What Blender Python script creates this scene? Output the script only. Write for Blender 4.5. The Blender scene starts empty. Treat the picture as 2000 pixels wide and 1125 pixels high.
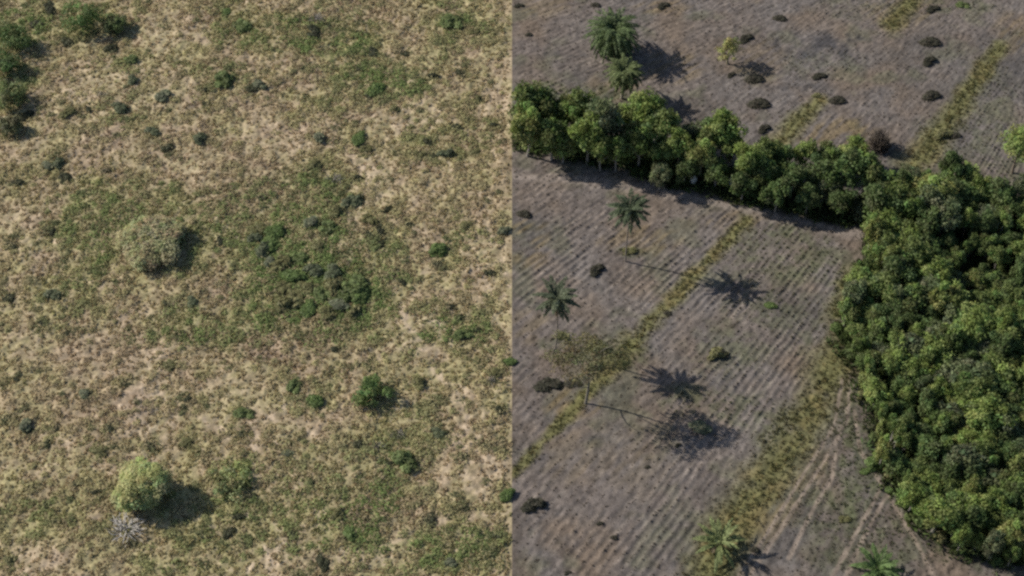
import bpy, math, random
import numpy as np

random.seed(7)
rng = np.random.default_rng(11)
S = bpy.context.scene
C = S.collection
R = math.radians

# ------------------------------------------------------------------ camera
PITCH, DIST, FPX = R(50.0), 218.0, 3488.0          # focal length in pixels of the 2000 px wide photograph
cam_d = bpy.data.cameras.new('camera')
cam = bpy.data.objects.new('camera', cam_d)
C.objects.link(cam)
CAM = np.array([0.0, -DIST * math.cos(PITCH), DIST * math.sin(PITCH)])
cam.location = CAM
cam.rotation_euler = (R(90) - PITCH, 0, 0)
cam_d.sensor_fit = 'HORIZONTAL'
cam_d.angle = 2 * math.atan(1000.0 / FPX)
cam_d.clip_end = 20000
S.camera = cam

# ------------------------------------------------------------------ light
SHADOW = np.array([1.38, -0.46])                   # ground shadow of something one metre tall
SUN_EL = math.atan(1 / np.hypot(*SHADOW))
w = bpy.data.worlds.new('World')
S.world = w
w.use_nodes = True
nt = w.node_tree
bg = nt.nodes['Background']
sky = nt.nodes.new('ShaderNodeTexSky')
sky.sky_type = 'NISHITA'
sky.sun_disc = False
sky.sun_elevation = SUN_EL
sky.sun_rotation = math.atan2(-SHADOW[0], -SHADOW[1])
sky.air_density = 1.0
nt.links.new(sky.outputs[0], bg.inputs[0])
bg.inputs[1].default_value = 0.08
sd = bpy.data.lights.new('sun', 'SUN')
sun = bpy.data.objects.new('sun', sd)
C.objects.link(sun)
sd.energy = 4.6
sd.angle = R(0.5)
sd.color = (1.0, 0.93, 0.82)
from mathutils import Vector
sun.rotation_euler = Vector((SHADOW[0], SHADOW[1], -1)).to_track_quat('-Z', 'Y').to_euler()
sun.location = (-60, 30, 60)
S.view_settings.view_transform = 'Standard'
S.view_settings.look = 'None'
S.view_settings.exposure = 0.25
S.view_settings.gamma = 1.0
S.render.engine = 'CYCLES'
S.cycles.use_denoising = False
S.cycles.max_bounces = 5
S.cycles.diffuse_bounces = 3
S.cycles.transmission_bounces = 3
S.cycles.filter_width = 2.6                        # the photograph is an enlarged, soft aerial shot


# ------------------------------------------------------------------ helpers
def at(px, py, z=0.0):
    """World point at height z seen at a pixel of the photograph."""
    r = np.array([px - 1000.0, 0, 0])
    d = np.array([(px - 1000.0) / FPX, 0, 0]) \
        + np.array([0, math.cos(PITCH), -math.sin(PITCH)]) \
        + (562.5 - py) / FPX * np.array([0, math.sin(PITCH), math.cos(PITCH)])
    t = (z - CAM[2]) / d[2]
    return CAM + d * t


def ppm(py):
    """Pixels per metre on the ground near a pixel row."""
    p = at(1000, py)
    return FPX / np.linalg.norm(p - CAM)


def vnoise(x, y, scale, seed):
    """Value noise in -1..1 at wavelength scale."""
    r = np.random.default_rng(seed)
    N = 256
    T = r.uniform(-1, 1, (N, N))
    X = np.asarray(x) / scale + 913.7 + seed * 7.31
    Y = np.asarray(y) / scale + 411.3 + seed * 3.17
    xi = np.floor(X).astype(int); yi = np.floor(Y).astype(int)
    fx = X - xi; fy = Y - yi
    fx = fx * fx * (3 - 2 * fx); fy = fy * fy * (3 - 2 * fy)
    x0, x1, y0, y1 = xi % N, (xi + 1) % N, yi % N, (yi + 1) % N
    return (T[x0, y0] * (1 - fx) + T[x1, y0] * fx) * (1 - fy) + (T[x0, y1] * (1 - fx) + T[x1, y1] * fx) * fy


def fbm(x, y, scale, seed, octs=3):
    s, a, tot = 0, 1.0, 0
    for i in range(octs):
        s = s + a * vnoise(x * math.cos(i) - y * math.sin(i), x * math.sin(i) + y * math.cos(i), scale / 2 ** i, seed + i * 17)
        tot += a; a *= 0.55
    return s / tot


def smooth(a, b, v):
    t = np.clip((v - a) / (b - a), 0, 1)
    return t * t * (3 - 2 * t)


def mesh_np(name, V, F, col=None, smooth_shade=False):
    """Mesh from numpy arrays, all faces with the same corner count; col is a colour per vertex."""
    V = np.asarray(V, np.float32); F = np.asarray(F, np.int32)
    k = F.shape[1]
    me = bpy.data.meshes.new(name)
    me.vertices.add(len(V)); me.vertices.foreach_set('co', V.ravel())
    me.loops.add(F.size); me.loops.foreach_set('vertex_index', F.ravel())
    me.polygons.add(len(F))
    me.polygons.foreach_set('loop_start', np.arange(0, F.size, k, dtype=np.int32))
    if smooth_shade:
        me.polygons.foreach_set('use_smooth', np.ones(len(F), bool))
    me.update(calc_edges=True)
    if col is not None:
        a = me.color_attributes.new('tint', 'FLOAT_COLOR', 'POINT')
        cc = np.ones((len(V), 4), np.float32); cc[:, :3] = col
        a.data.foreach_set('color', cc.ravel())
    return me


def link(name, me, mat, parent=None):
    o = bpy.data.objects.new(name, me)
    if mat and not me.materials:
        me.materials.append(mat)
    C.objects.link(o)
    if parent:
        o.parent = parent
    return o


def tag(o, label=None, cat=None, group=None, kind=None):
    if label: o['label'] = label
    if cat: o['category'] = cat
    if group: o['group'] = group
    if kind: o['kind'] = kind
    return o


# ------------------------------------------------------------------ materials
def tint_mat(name, rough=0.75, translucent=0.0, fine=0.35, fine_scale=9.0, bump=0.0, spec=0.25):
    m = bpy.data.materials.new(name)
    m.use_nodes = True
    n, l = m.node_tree.nodes, m.node_tree.links
    b = n['Principled BSDF']
    b.inputs['Roughness'].default_value = rough
    b.inputs['Specular IOR Level'].default_value = spec
    at_ = n.new('ShaderNodeAttribute'); at_.attribute_name = 'tint'
    tc = n.new('ShaderNodeTexCoord')
    no = n.new('ShaderNodeTexNoise'); no.inputs['Scale'].default_value = fine_scale; no.inputs['Detail'].default_value = 4
    l.new(tc.outputs['Object'], no.inputs['Vector'])
    mr = n.new('ShaderNodeMapRange')
    mr.inputs['From Min'].default_value = 0.25; mr.inputs['From Max'].default_value = 0.75
    mr.inputs['To Min'].default_value = 1 - fine; mr.inputs['To Max'].default_value = 1 + fine
    l.new(no.outputs['Fac'], mr.inputs['Value'])
    mx = n.new('ShaderNodeVectorMath'); mx.operation = 'SCALE'
    l.new(at_.outputs['Color'], mx.inputs[0]); l.new(mr.outputs[0], mx.inputs['Scale'])
    l.new(mx.outputs[0], b.inputs['Base Color'])
    if bump:
        bp = n.new('ShaderNodeBump'); bp.inputs['Strength'].default_value = bump; bp.inputs['Distance'].default_value = 0.08
        l.new(no.outputs['Fac'], bp.inputs['Height']); l.new(bp.outputs[0], b.inputs['Normal'])
    if translucent:
        tr = n.new('ShaderNodeBsdfTranslucent'); l.new(mx.outputs[0], tr.inputs['Color'])
        ms = n.new('ShaderNodeMixShader'); ms.inputs[0].default_value = translucent
        l.new(b.outputs[0], ms.inputs[1]); l.new(tr.outputs[0], ms.inputs[2])
        l.new(ms.outputs[0], n['Material Output'].inputs['Surface'])
    return m


M_GROUND = tint_mat('soil and litter', 0.95, 0, 0.30, 5.0, 0.5, 0.1)
M_LEAF = tint_mat('leaves', 0.6, 0.32, 0.25, 3.0)
M_GRASS = tint_mat('grass blades', 0.8, 0.45, 0.25, 3.0)
M_BARK = tint_mat('bark', 0.9, 0, 0.35, 12.0, 0.4)
M_ROCK = tint_mat('pale stone', 0.9, 0, 0.2, 6.0, 0.4)

# ------------------------------------------------------------------ ground: masks in metres
def blob(x, y, px, py, rx, ry, seed=0):
    c = at(px, py); s = ppm(py)
    n = 0.35 * fbm(x, y, 3.0, 50 + seed)
    d = np.hypot((x - c[0]) / (rx / s), (y - c[1]) / (ry / s / 0.77)) + n
    return 1 - smooth(0.55, 1.15, d)


def poly_dist(x, y, pts):
    """Distance in metres to a polyline of photograph pixels, and the 0..1 position along it."""
    P = [at(a, b)[:2] for a, b in pts]
    best = np.full(np.shape(x), 1e9); pos = np.zeros(np.shape(x))
    n = len(P) - 1
    for i in range(n):
        a, b = P[i], P[i + 1]
        ab = b - a; L = ab @ ab
        t = np.clip(((x - a[0]) * ab[0] + (y - a[1]) * ab[1]) / L, 0, 1)
        d = np.hypot(x - a[0] - t * ab[0], y - a[1] - t * ab[1])
        k = d < best
        best = np.where(k, d, best); pos = np.where(k, (i + t) / n, pos)
    return best, pos


def strip(x, y, pts, w0, w1, seed=0, soft=0.5):
    d, t = poly_dist(x, y, pts)
    d = d + 0.75 * fbm(x, y, 2.2, 70 + seed, 4)
    wd = w0 + (w1 - w0) * t
    return 1 - smooth(wd * (1 - soft), wd * (1 + soft * 0.6), d)


PIV = at(2417, -477)[:2]                            # the drilled rows fan out very slightly from here
REF = np.linalg.norm(at(1250, 850)[:2] - PIV)

GREEN = [(600, 400, 110, 80, .7), (720, 520, 80, 90, .6), (200, 440, 90, 90, .7), (450, 430, 130, 80, .6), (560, 600, 110, 70, .7), (400, 500, 100, 60, .5), (620, 545, 150, 120, 1.0), (540, 480, 60, 90, .7), (700, 600, 80, 60, .7), (210, 400, 140, 60, .6), (120, 590, 90, 60, .4),
         (600, 1010, 200, 70, .55), (860, 1070, 140, 45, .7), (90, 1010, 80, 60, .45), (420, 640, 130, 60, .45), (660, 930, 170, 70, .4),
         (330, 380, 90, 40, .5), (650, 60, 120, 50, .45), (430, 150, 60, 50, .4), (760, 165, 80, 40, .5), (900, 60, 80, 40, .4),
         (30, 60, 90, 60, .6), (160, 40, 110, 40, .5), (20, 160, 60, 80, .6), (240, 220, 90, 40, .35), (470, 60, 60, 40, .4),
         (340, 990, 160, 60, .4), (450, 940, 60, 50, .6), (390, 1070, 150, 60, .45), (900, 650, 80, 40, .4), (920, 480, 80, 50, .3),
         (880, 270, 120, 50, .35), (800, 840, 110, 60, .4), (300, 450, 90, 60, .55), (620, 330, 60, 40, .4)]
TRAILS = [[(600, 1118), (700, 1086), (790, 1045), (880, 1008), (1000, 1002)], [(685, 300), (722, 345), (730, 390), (700, 400)], [(905, 425), (950, 440), (982, 520), (1000, 570)],
          [(680, 425), (692, 465), (668, 485)], [(440, 850), (330, 770), (250, 760), (200, 880)], [(560, 790), (500, 850), (480, 1090)], [(760, 560), (830, 690), (905, 800), (930, 960)]]
PALE = [(810, 225, 110, 45, .9), (830, 645, 95, 65, .8), (230, 180, 150, 80, .6), (725, 345, 45, 60, .8), (690, 430, 35, 50, .8),
        (950, 480, 50, 60, .7), (930, 880, 60, 130, .7), (300, 770, 70, 110, .6), (200, 690, 120, 60, .4), (525, 1090, 60, 40, 1.0),
        (560, 270, 110, 60, .6), (330, 60, 90, 50, .4), (970, 200, 60, 90, .7), (400, 300, 100, 60, .35), (60, 290, 60, 40, .4),
        (50, 440, 50, 50, .4), (60, 650, 50, 60, .35), (240, 870, 90, 50, .5), (900, 920, 70, 60, .5), (690, 1090, 120, 22, .8),
        (960, 580, 50, 50, .5), (470, 760, 80, 60, .35), (75, 1085, 50, 40, .7), (560, 800, 70, 60, .4), (660, 25, 80, 25, .3)]
BROWN = [(200, 690, 120, 60, .5), (480, 350, 150, 60, .5), (560, 650, 120, 60, .5), (700, 20, 200, 30, .4), (370, 250, 60, 60, .3),
         (230, 300, 100, 50, .4), (760, 1000, 90, 50, .5), (400, 560, 80, 50, .4), (230, 790, 70, 50, .4), (880, 400, 90, 40, .35),
         (380, 20, 60, 30, .3), (560, 930, 80, 40, .3)]

# grass strips of the field
STRIPS = [([(1460, 428), (1375, 515), (1300, 600), (1235, 675)], 0.8, 1.1),
          ([(1235, 670), (1140, 775)], 1.6, 0.7), ([(1140, 770), (1075, 850), (1000, 925)], 0.75, 0.5),
          ([(1640, 700), (1600, 785), (1520, 900), (1440, 1010), (1395, 1110), (1380, 1190)], 2.5, 2.7),
          ([(1955, 90), (1890, 180), (1830, 265), (1790, 330)], 1.0, 2.1),
          ([(1600, 195), (1560, 235), (1520, 280)], 1.0, 1.5),
          ([(1670, 540), (1645, 620), (1650, 700)], 1.6, 1.8),
          ([(1790, -10), (1740, 45)], 1.0, 1.4)]
OCHRE = [(1120, 790, 60, 35, .8), (1040, 640, 60, 40, .4), (1030, 470, 50, 60, .6), (1250, 470, 90, 35, .5), (1450, 430, 90, 25, .5),
         (1640, 265, 90, 45, .7), (1310, 130, 70, 40, .5), (1210, 170, 60, 40, .4), (1480, 120, 60, 60, .3), (1760, 20, 90, 40, .5),
         (1570, 900, 60, 70, .6), (1500, 1000, 60, 60, .7), (1980, 60, 40, 60, .4), (1290, 15, 80, 20, .5), (1060, 10, 70, 30, .4),
         (1110, 900, 80, 60, .3), (1650, 690, 60, 50, .6), (1800, 300, 60, 40, .6), (1900, 1010, 60, 60, .2), (1240, 900, 90, 70, .25)]
WEEDS = [(1655, 600, 40, 110, .8), (1690, 850, 60, 130, .9), (1600, 990, 70, 60, .5), (1720, 1040, 110, 70, .7), (1750, 980, 50, 70, .7), (1850, 1075, 90, 30, .6), (1640, 900, 60, 60, .5), (1640, 1000, 80, 60, .6), (1470, 560, 80, 40, .4), (1350, 770, 70, 25, .7), (1700, 20, 120, 30, .3), (1930, 180, 70, 80, .3), (1290, 860, 60, 40, .3), (1085, 672, 40, 16, .6), (1228, 492, 40, 14, .6), (1540, 490, 130, 70, .6), (1490, 600, 90, 50, .5), (1420, 690, 100, 60, .4), (1580, 640, 80, 80, .4), (1450, 800, 100, 40, .6),
         (1060, 180, 80, 30, .9), (1180, 190, 70, 40, .6), (1690, 960, 70, 90, .8), (1760, 1060, 90, 60, .5), (1900, 260, 110, 60, .5),
         (1860, 10, 90, 20, .5), (1340, 785, 60, 30, .6), (1640, 1080, 80, 60, .45), (1920, 1085, 90, 30, .5), (1600, 120, 90, 40, .3),
         (1530, 850, 60, 60, .6), (1960, 330, 50, 40, .5), (1180, 690, 110, 35, .8)]
BURNT = [(1610, 85, 120, 34, .8), (1555, 100, 60, 25, .6), (1130, 105, 70, 10, .6), (1560, 170, 90, 10, .5), (1980, 150, 40, 50, .35), (1480, 20, 90, 10, .3)]
TRACKS = [[(1662, 735), (1655, 820), (1610, 900), (1540, 1010), (1480, 1100), (1430, 1180)],
          [(1645, 740), (1630, 830), (1570, 925), (1500, 1040), (1440, 1130)],
          [(1668, 800), (1680, 880), (1730, 960), (1790, 1060), (1830, 1140)],
          [(1722, 950), (1690, 1010), (1645, 1090), (1610, 1160)],
          [(1738, 955), (1705, 1015), (1668, 1090), (1640, 1160)],
          [(1640, 830), (1625, 930), (1580, 1010), (1540, 1090)]]


def left_masks(x, y):
    g = 0.0; p = 0.0; b = 0.0
    for i, (a, c, rx, ry, k) in enumerate(GREEN): g = np.maximum(g, k * blob(x, y, a, c, rx * 1.1, ry * 1.1, i))
    for i, (a, c, rx, ry, k) in enumerate(PALE): p = np.maximum(p, k * blob(x, y, a, c, rx, ry, i + 30))
    for i, (a, c, rx, ry, k) in enumerate(BROWN): b = np.maximum(b, k * blob(x, y, a, c, rx, ry, i + 60))
    n = fbm(x, y, 9.0, 3, 4)
    g = np.clip(g + 0.95 * np.clip(n, 0, 1) + 0.12, 0, 1)
    p = np.clip(.85 * p + 0.4 * np.clip(fbm(x, y, 5.0, 9, 4), 0, 1), 0, 1)
    return g, p, b


def right_masks(x, y):
    s = 0.0; o = 0.0; g = 0.0
    for i, (pts, a, b) in enumerate(STRIPS): s = np.maximum(s, strip(x, y, pts, a * 1.15, b * 1.15, i, .9))
    s = s * smooth(-1.1, -.15, fbm(x, y, 2.6, 211, 3))
    for i, (a, c, rx, ry, k) in enumerate(OCHRE): o = np.maximum(o, k * blob(x, y, a, c, rx, ry, i + 100))
    for i, (a, c, rx, ry, k) in enumerate(WEEDS): g = np.maximum(g, k * blob(x, y, a, c, rx, ry, i + 140))
    return s, o, g


def row_coord(x, y):
    a = np.arctan2(y - PIV[1], x - PIV[0])
    r = np.hypot(x - PIV[0], y - PIV[1])
    return a * REF, r


def track_mask(x, y):
    tr = np.zeros(np.shape(x)); rut = np.zeros(np.shape(x))
    for i, pts in enumerate(TRACKS):
        d, t = poly_dist(x, y, pts)
        d = d + 0.12 * fbm(x, y, 1.2, 200 + i)
        tr = np.maximum(tr, (1 - smooth(0.10, 0.34, d)))
        rut = np.maximum(rut, np.exp(-((d - 0.5) / 0.16) ** 2))
    return tr, rut


WOOD = [(1705, 390), (1765, 335), (1880, 335), (1950, 380), (2045, 355), (2045, 1090), (1960, 1075), (1890, 1055), (1845, 1030), (1790, 985), (1755, 930), (1720, 880),
        (1708, 790), (1680, 700), (1645, 650), (1658, 590), (1698, 500), (1705, 440)]
HEDGE_LINE = [(1000, 262), (1120, 285), (1250, 315), (1400, 355), (1550, 390), (1700, 415)]


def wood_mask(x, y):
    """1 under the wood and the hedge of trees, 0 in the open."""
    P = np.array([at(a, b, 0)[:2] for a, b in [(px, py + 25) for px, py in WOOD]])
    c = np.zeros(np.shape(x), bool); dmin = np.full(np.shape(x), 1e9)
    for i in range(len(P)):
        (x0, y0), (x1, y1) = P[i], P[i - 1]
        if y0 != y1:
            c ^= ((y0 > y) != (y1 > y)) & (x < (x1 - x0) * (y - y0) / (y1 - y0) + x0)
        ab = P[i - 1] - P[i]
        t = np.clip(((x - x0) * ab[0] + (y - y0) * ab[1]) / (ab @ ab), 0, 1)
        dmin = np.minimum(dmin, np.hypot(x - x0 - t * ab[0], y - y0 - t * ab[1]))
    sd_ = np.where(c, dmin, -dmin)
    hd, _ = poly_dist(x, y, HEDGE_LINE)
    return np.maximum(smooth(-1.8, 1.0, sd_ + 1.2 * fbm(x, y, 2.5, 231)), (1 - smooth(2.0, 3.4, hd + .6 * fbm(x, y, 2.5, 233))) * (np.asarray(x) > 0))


def height(x, y):
    x = np.asarray(x, float); y = np.asarray(y, float)
    L = x < 0
    near = 1 - smooth(90, 200, np.hypot(x, y))
    hl = 0.30 * fbm(x, y, 9.0, 21) + 0.17 * fbm(x, y, 1.5, 23, 3) + 0.08 * vnoise(x, y, 0.42, 29)
    u, r = row_coord(x, y)
    wob = .8 * fbm(x, y, 9.0, 33) + .15 * vnoise(x, y, 1.6, 34)
    amp = 0.5 + 0.5 * vnoise(u, r, 4.0, 37)
    far = (1 - .65 * smooth(14, 30, y)) * (1 - .9 * blob(x, y, 1660, 960, 210, 250, 7))
    amp = np.clip(.36 + 1.0 * vnoise(u, r, 5.0, 37) + .5 * vnoise(u, r / 2, 1.7, 38), .02, 1.0) * far
    hr = 0.18 * fbm(x, y, 14.0, 31) + 0.046 * amp * np.sin(2 * np.pi * (u / 0.92) + wob * 2) + 0.045 * vnoise(u, r / 2.2, 0.45, 39) + 0.05 * vnoise(x, y, 0.5, 41)
    return np.where(L, hl, hr) * near * smooth(0, 1.2, np.abs(x))


def ground_colour(x, y):
    # left: dry scrub
    g, p, b = left_masks(x, y)
    straw = np.array([.310, .245, .170]); olive = np.array([.290, .262, .142]); brown = np.array([.290, .218, .165]); pale = np.array([.400, .320, .242])
    green = np.array([.165, .180, .085])
    n1 = fbm(x, y, 2.2, 61, 3); n2 = fbm(x, y, 0.7, 67, 2)
    col = np.ones(x.shape + (3,)) * straw
    mix = lambda c, d, t: c * (1 - t[..., None]) + d * t[..., None]
    col = mix(col, olive, np.clip(smooth(-.45, .4, n1) * .75 + g * .65, 0, .95))
    col = mix(col, brown, np.clip(b * .8 + .55 * smooth(0, .6, fbm(x, y, 3.1, 71)), 0, .8))
    col = mix(col, green, np.clip((g - .45) * 1.0, 0, .7) * smooth(-.4, .4, n2))
    trail = np.exp(-(fbm(x, y, 6.0, 75, 4) / .055) ** 2) * smooth(-.5, .5, fbm(x, y, 11.0, 77))
    for i, pts in enumerate(TRAILS): trail = np.maximum(trail, strip(x, y, pts, .55, .55, 240 + i, .8))
    col = mix(col, pale, np.clip(np.maximum(p * .95, trail * .9) * smooth(-.5, .5, n2), 0, .9))
    col = np.array([1.06, 1.06, 1.02]) * col * (1 + .30 * n2 + .1 * vnoise(x, y, .3, 73))[..., None]
    # right: drilled, harvested field
    s, o, gr = right_masks(x, y)
    u, r = row_coord(x, y)
    soil = np.array([.128, .108, .094]); tan = np.array([.215, .182, .152]); dark = np.array([.066, .062, .055])
    ol = np.array([.132, .128, .052]); och = np.array([.200, .145, .062]); gn = np.array([.085, .100, .046])
    cr = np.ones(x.shape + (3,)) * soil
    far = (1 - .6 * smooth(14, 30, y)) * (1 - .9 * blob(x, y, 1660, 960, 210, 250, 7))
    rows = np.sin(2 * np.pi * (u / 0.92) + 1.6 * fbm(x, y, 9.0, 33) + .3 * vnoise(x, y, 1.6, 34)) * np.clip(.36 + 1.0 * vnoise(u, r, 5.0, 37) + .5 * vnoise(u, r / 2, 1.7, 38), .02, 1.0) * far
    brk = vnoise(u * 1.3, r / 3, 0.8, 81)
    cr = mix(cr, tan, np.clip(.62 * smooth(.1, .9, rows + brk * .9) + .55 * fbm(x, y, 9, 83), 0, 1))
    cr = mix(cr, dark, np.clip(.55 * smooth(.3, 1.2, -rows * .8 + brk * .9 + .5 * vnoise(x, y, .8, 95)), 0, .8))
    cr = mix(cr, np.array([.135, .122, .112]), np.clip(.3 + .9 * fbm(x, y, 8.0, 85), 0, .7))
    cr = mix(cr, np.array([.150, .112, .078]), np.clip(1.2 * fbm(x, y, 6.0, 86), 0, .6))
    cr = mix(cr, np.array([.088, .080, .072]), np.clip(1.6 * fbm(x, y, 11.0, 88) - .15, 0, .6))
    cr = mix(cr, np.array([.105, .106, .066]), np.clip(1.5 * fbm(x, y, 4.0, 90) - .2, 0, .5))
    cr = mix(cr, och, np.clip(o * .7 * smooth(-.6, .5, brk), 0, .8))
    cr = mix(cr, gn, np.clip(gr * .75 * smooth(-.4, .4, fbm(x, y, 1.0, 87)), 0, .8))
    cr = mix(cr, ol, np.clip(s * .9, 0, 1))
    cr = mix(cr, och, s * smooth(.0, .6, fbm(x, y, 2.0, 89)) * .4)
    for i, (a, c, rx, ry, k) in enumerate(BURNT):
        cr = mix(cr, np.array([.055, .054, .056]), k * blob(x, y, a, c, rx, ry, 180 + i) * smooth(-.3, .5, fbm(x, y, 1.8, 97)))
    cr = mix(cr, np.array([.225, .190, .162]), .75 * strip(x, y, [(1000, 346), (1130, 352), (1250, 368), (1400, 395), (1550, 428), (1695, 462)], .9, 1.1, 300, .9))
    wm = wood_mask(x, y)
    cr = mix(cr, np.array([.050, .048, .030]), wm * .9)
    tr, rut = track_mask(x, y)
    cr = mix(cr, np.array([.235, .190, .150]), tr * .8)
    cr = mix(cr, dark, rut * .45)
    cr = np.array([1.05, 1.06, 1.10]) * cr * (1 + .26 * vnoise(u, r / 2.5, .38, 91) + .20 * vnoise(x, y, .4, 93))[..., None]
    out = np.where((x < 0)[..., None], col, cr)
    return np.clip(out, .01, .8)


def axis(lo, hi, step, far):
    mid = np.arange(lo, hi + step / 2, step)
    k = step * 1.35 ** np.arange(1, 60)
    d = np.cumsum(k); d = d[d < far]
    return np.concatenate([lo - d[::-1], mid, hi + d])


gx = axis(-76, 76, 0.16, 4000); gy = axis(-46, 60, 0.16, 4000)
gx = np.sort(np.append(gx[np.abs(gx) > .04], [-.03, .03]))     # a clean edge between the two plots
GX, GY = np.meshgrid(gx, gy, indexing='xy')
GZ = height(GX, GY)
GC = ground_colour(GX, GY)
nx, ny = len(gx), len(gy)
idx = np.arange(nx * ny).reshape(ny, nx)
F = np.stack([idx[:-1, :-1], idx[:-1, 1:], idx[1:, 1:], idx[1:, :-1]], -1).reshape(-1, 4)
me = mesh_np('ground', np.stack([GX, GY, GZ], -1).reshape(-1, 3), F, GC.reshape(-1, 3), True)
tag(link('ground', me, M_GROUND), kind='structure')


# ------------------------------------------------------------------ leaf and tube builders
def unit(v):
    return v / np.maximum(np.linalg.norm(v, axis=-1, keepdims=True), 1e-9)


def diamonds(c, d, s, L, W):
    """Leaf shaped quads: centre c, tip direction d, side direction s."""
    L = np.asarray(L)[:, None]; W = np.asarray(W)[:, None]
    V = np.stack([c - d * L / 2, c + s * W / 2 - d * L * .05, c + d * L / 2, c - s * W / 2 - d * L * .05], 1).reshape(-1, 3)
    F = np.arange(len(c) * 4).reshape(-1, 4)
    return V, F


def leaf_cloud(pos, nrm, size, r, spread=.5, up=.45):
    n = len(pos)
    N = unit(nrm + np.array([0, 0, up]) + spread * r.normal(size=(n, 3)))
    T = unit(np.cross(N, r.normal(size=(n, 3))))
    B = np.cross(N, T)
    L = size * r.uniform(.7, 1.35, n)
    return diamonds(pos, T, B, L, L * r.uniform(.32, .62, n))


def clump_leaves(centres, radii, cols, per, size, r, flat=1.0, up=.45, spread=.5):
    P, N, K = [], [], []
    for c, rad, col in zip(centres, radii, cols):
        m = int(per * r.uniform(.8, 1.2))
        d = unit(r.normal(size=(m, 3)))
        d[:, 2] = np.where(d[:, 2] < -.35, -d[:, 2], d[:, 2])
        q = c + d * rad * r.uniform(.55, 1.08 + .15 * (spread > .8), (m, 1)) * np.array([1, 1, flat])
        P.append(q); N.append(d)
        K.append(col * r.uniform(.78, 1.22, (m, 1)) * r.uniform(.94, 1.06, (m, 3)))
    P = np.concatenate(P); N = np.concatenate(N); K = np.concatenate(K)
    V, F = leaf_cloud(P, N, size, r, spread, up)
    return V, F, np.repeat(K, 4, 0)


def tube(pts, rad, col, seg=7):
    pts = np.asarray(pts, float); n = len(pts)
    tan = np.gradient(pts, axis=0); tan = unit(tan)
    ref = np.array([.31, .95, .05])
    a = unit(np.cross(tan, ref)); b = np.cross(tan, a)
    th = np.linspace(0, 2 * np.pi, seg, endpoint=False)
    V = (pts[:, None] + np.asarray(rad)[:, None, None] * (np.cos(th)[None, :, None] * a[:, None] + np.sin(th)[None, :, None] * b[:, None])).reshape(-1, 3)
    F = [[i * seg + j, i * seg + (j + 1) % seg, (i + 1) * seg + (j + 1) % seg, (i + 1) * seg + j] for i in range(n - 1) for j in range(seg)]
    return V, np.array(F), np.ones((len(V), 3)) * np.asarray(col)


def merge(parts):
    V, F, K, o = [], [], [], 0
    for v, f, k in parts:
        V.append(v); F.append(f + o); K.append(k); o += len(v)
    return np.concatenate(V), np.concatenate(F), np.concatenate(K)


def bent(a, b, r, wob=.08, n=6):
    a = np.asarray(a, float); b = np.asarray(b, float)
    t = np.linspace(0, 1, n)[:, None]
    L = np.linalg.norm(b - a)
    return a + (b - a) * t + np.sin(np.pi * t) * r.normal(size=3) * wob * L


# ------------------------------------------------------------------ plant kinds
def crown_mesh(name, seed, Rr, zc, Rz, col, nclump=34, per=75, size=.34, rc=(.26, .40), var=.3, bottom=-.35, up=.45, spread=.5, lumpy=.34):
    r = np.random.default_rng(seed)
    d = unit(r.normal(size=(nclump * 4, 3)))
    d = d[d[:, 2] > bottom][:nclump]
    lump = 1 + lumpy * np.sin(d[:, 0] * 3 + seed) * np.cos(d[:, 1] * 4 - seed)
    c = d * (r.uniform(.35, .80, (len(d), 1)) * lump[:, None]) * np.array([Rr, Rr, Rz]) + np.array([0, 0, zc])
    rad = Rr * r.uniform(rc[0], rc[1], len(d))
    cols = np.asarray(col) * (1 + var * r.uniform(-1, 1, (len(d), 1))) * r.uniform(.88, 1.12, (len(d), 3))
    return mesh_np(name, *clump_leaves(c, rad, cols, per, size, r, up=up, spread=spread))


def trunk_mesh(name, seed, zc, Rr, rad, col=(.14, .115, .09), n=5):
    r = np.random.default_rng(seed + 500)
    top = np.array([r.normal() * .15, r.normal() * .15, zc * .85])
    P = bent((0, 0, -.2), top, r, .05, 8)
    parts = [tube(P, np.linspace(rad * 1.3, rad * .6, 8), col)]
    for k in range(n):
        a = 2 * np.pi * k / n + r.uniform(-.4, .4)
        s = P[r.integers(3, 7)]
        e = np.array([math.cos(a) * Rr * .7, math.sin(a) * Rr * .7, zc + Rr * r.uniform(-.1, .5)])
        parts.append(tube(bent(s, e, r, .08, 6), np.linspace(rad * .5, rad * .12, 6), col, 5))
    return mesh_np(name, *merge(parts), True)


def place(o, p, s=1.0, rz=None, sz=None):
    sx, sy, sz_ = (s, s, s if sz is None else sz)
    o.location = (p[0], p[1], float(height(p[0], p[1])) - .03)
    o.rotation_euler = (0, 0, random.uniform(0, 6.283) if rz is None else rz)
    o.scale = (sx, sy, sz_)
    return o


def dup(root):
    c = root.copy(); C.objects.link(c)
    for k in ('label', 'group'):
        if k in c.keys(): del c[k]
    for ch in root.children:
        d = ch.copy(); C.objects.link(d); d.parent = c
    return c


USED = set()


def instance(proto):
    """The prototype itself the first time, then copies with copies of its parts."""
    if proto.name not in USED:
        USED.add(proto.name); return proto
    return dup(proto)


def make_tree(name, seed, Rr, H, col, cat='tree', base=.25, bark=(.14, .115, .09), **kw):
    root = bpy.data.objects.new(name, None)
    root.empty_display_size = .3
    C.objects.link(root); root['category'] = cat
    Rz = H * (1 - base) / 2; zc = H - Rz
    link('trunk', trunk_mesh('trunk', seed, zc, Rr, min(.15, .05 * Rr + .05), bark), M_BARK, root)
    link('crown', crown_mesh('crown', seed, Rr, zc, Rz, col, **kw), M_LEAF, root)
    return root


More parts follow.
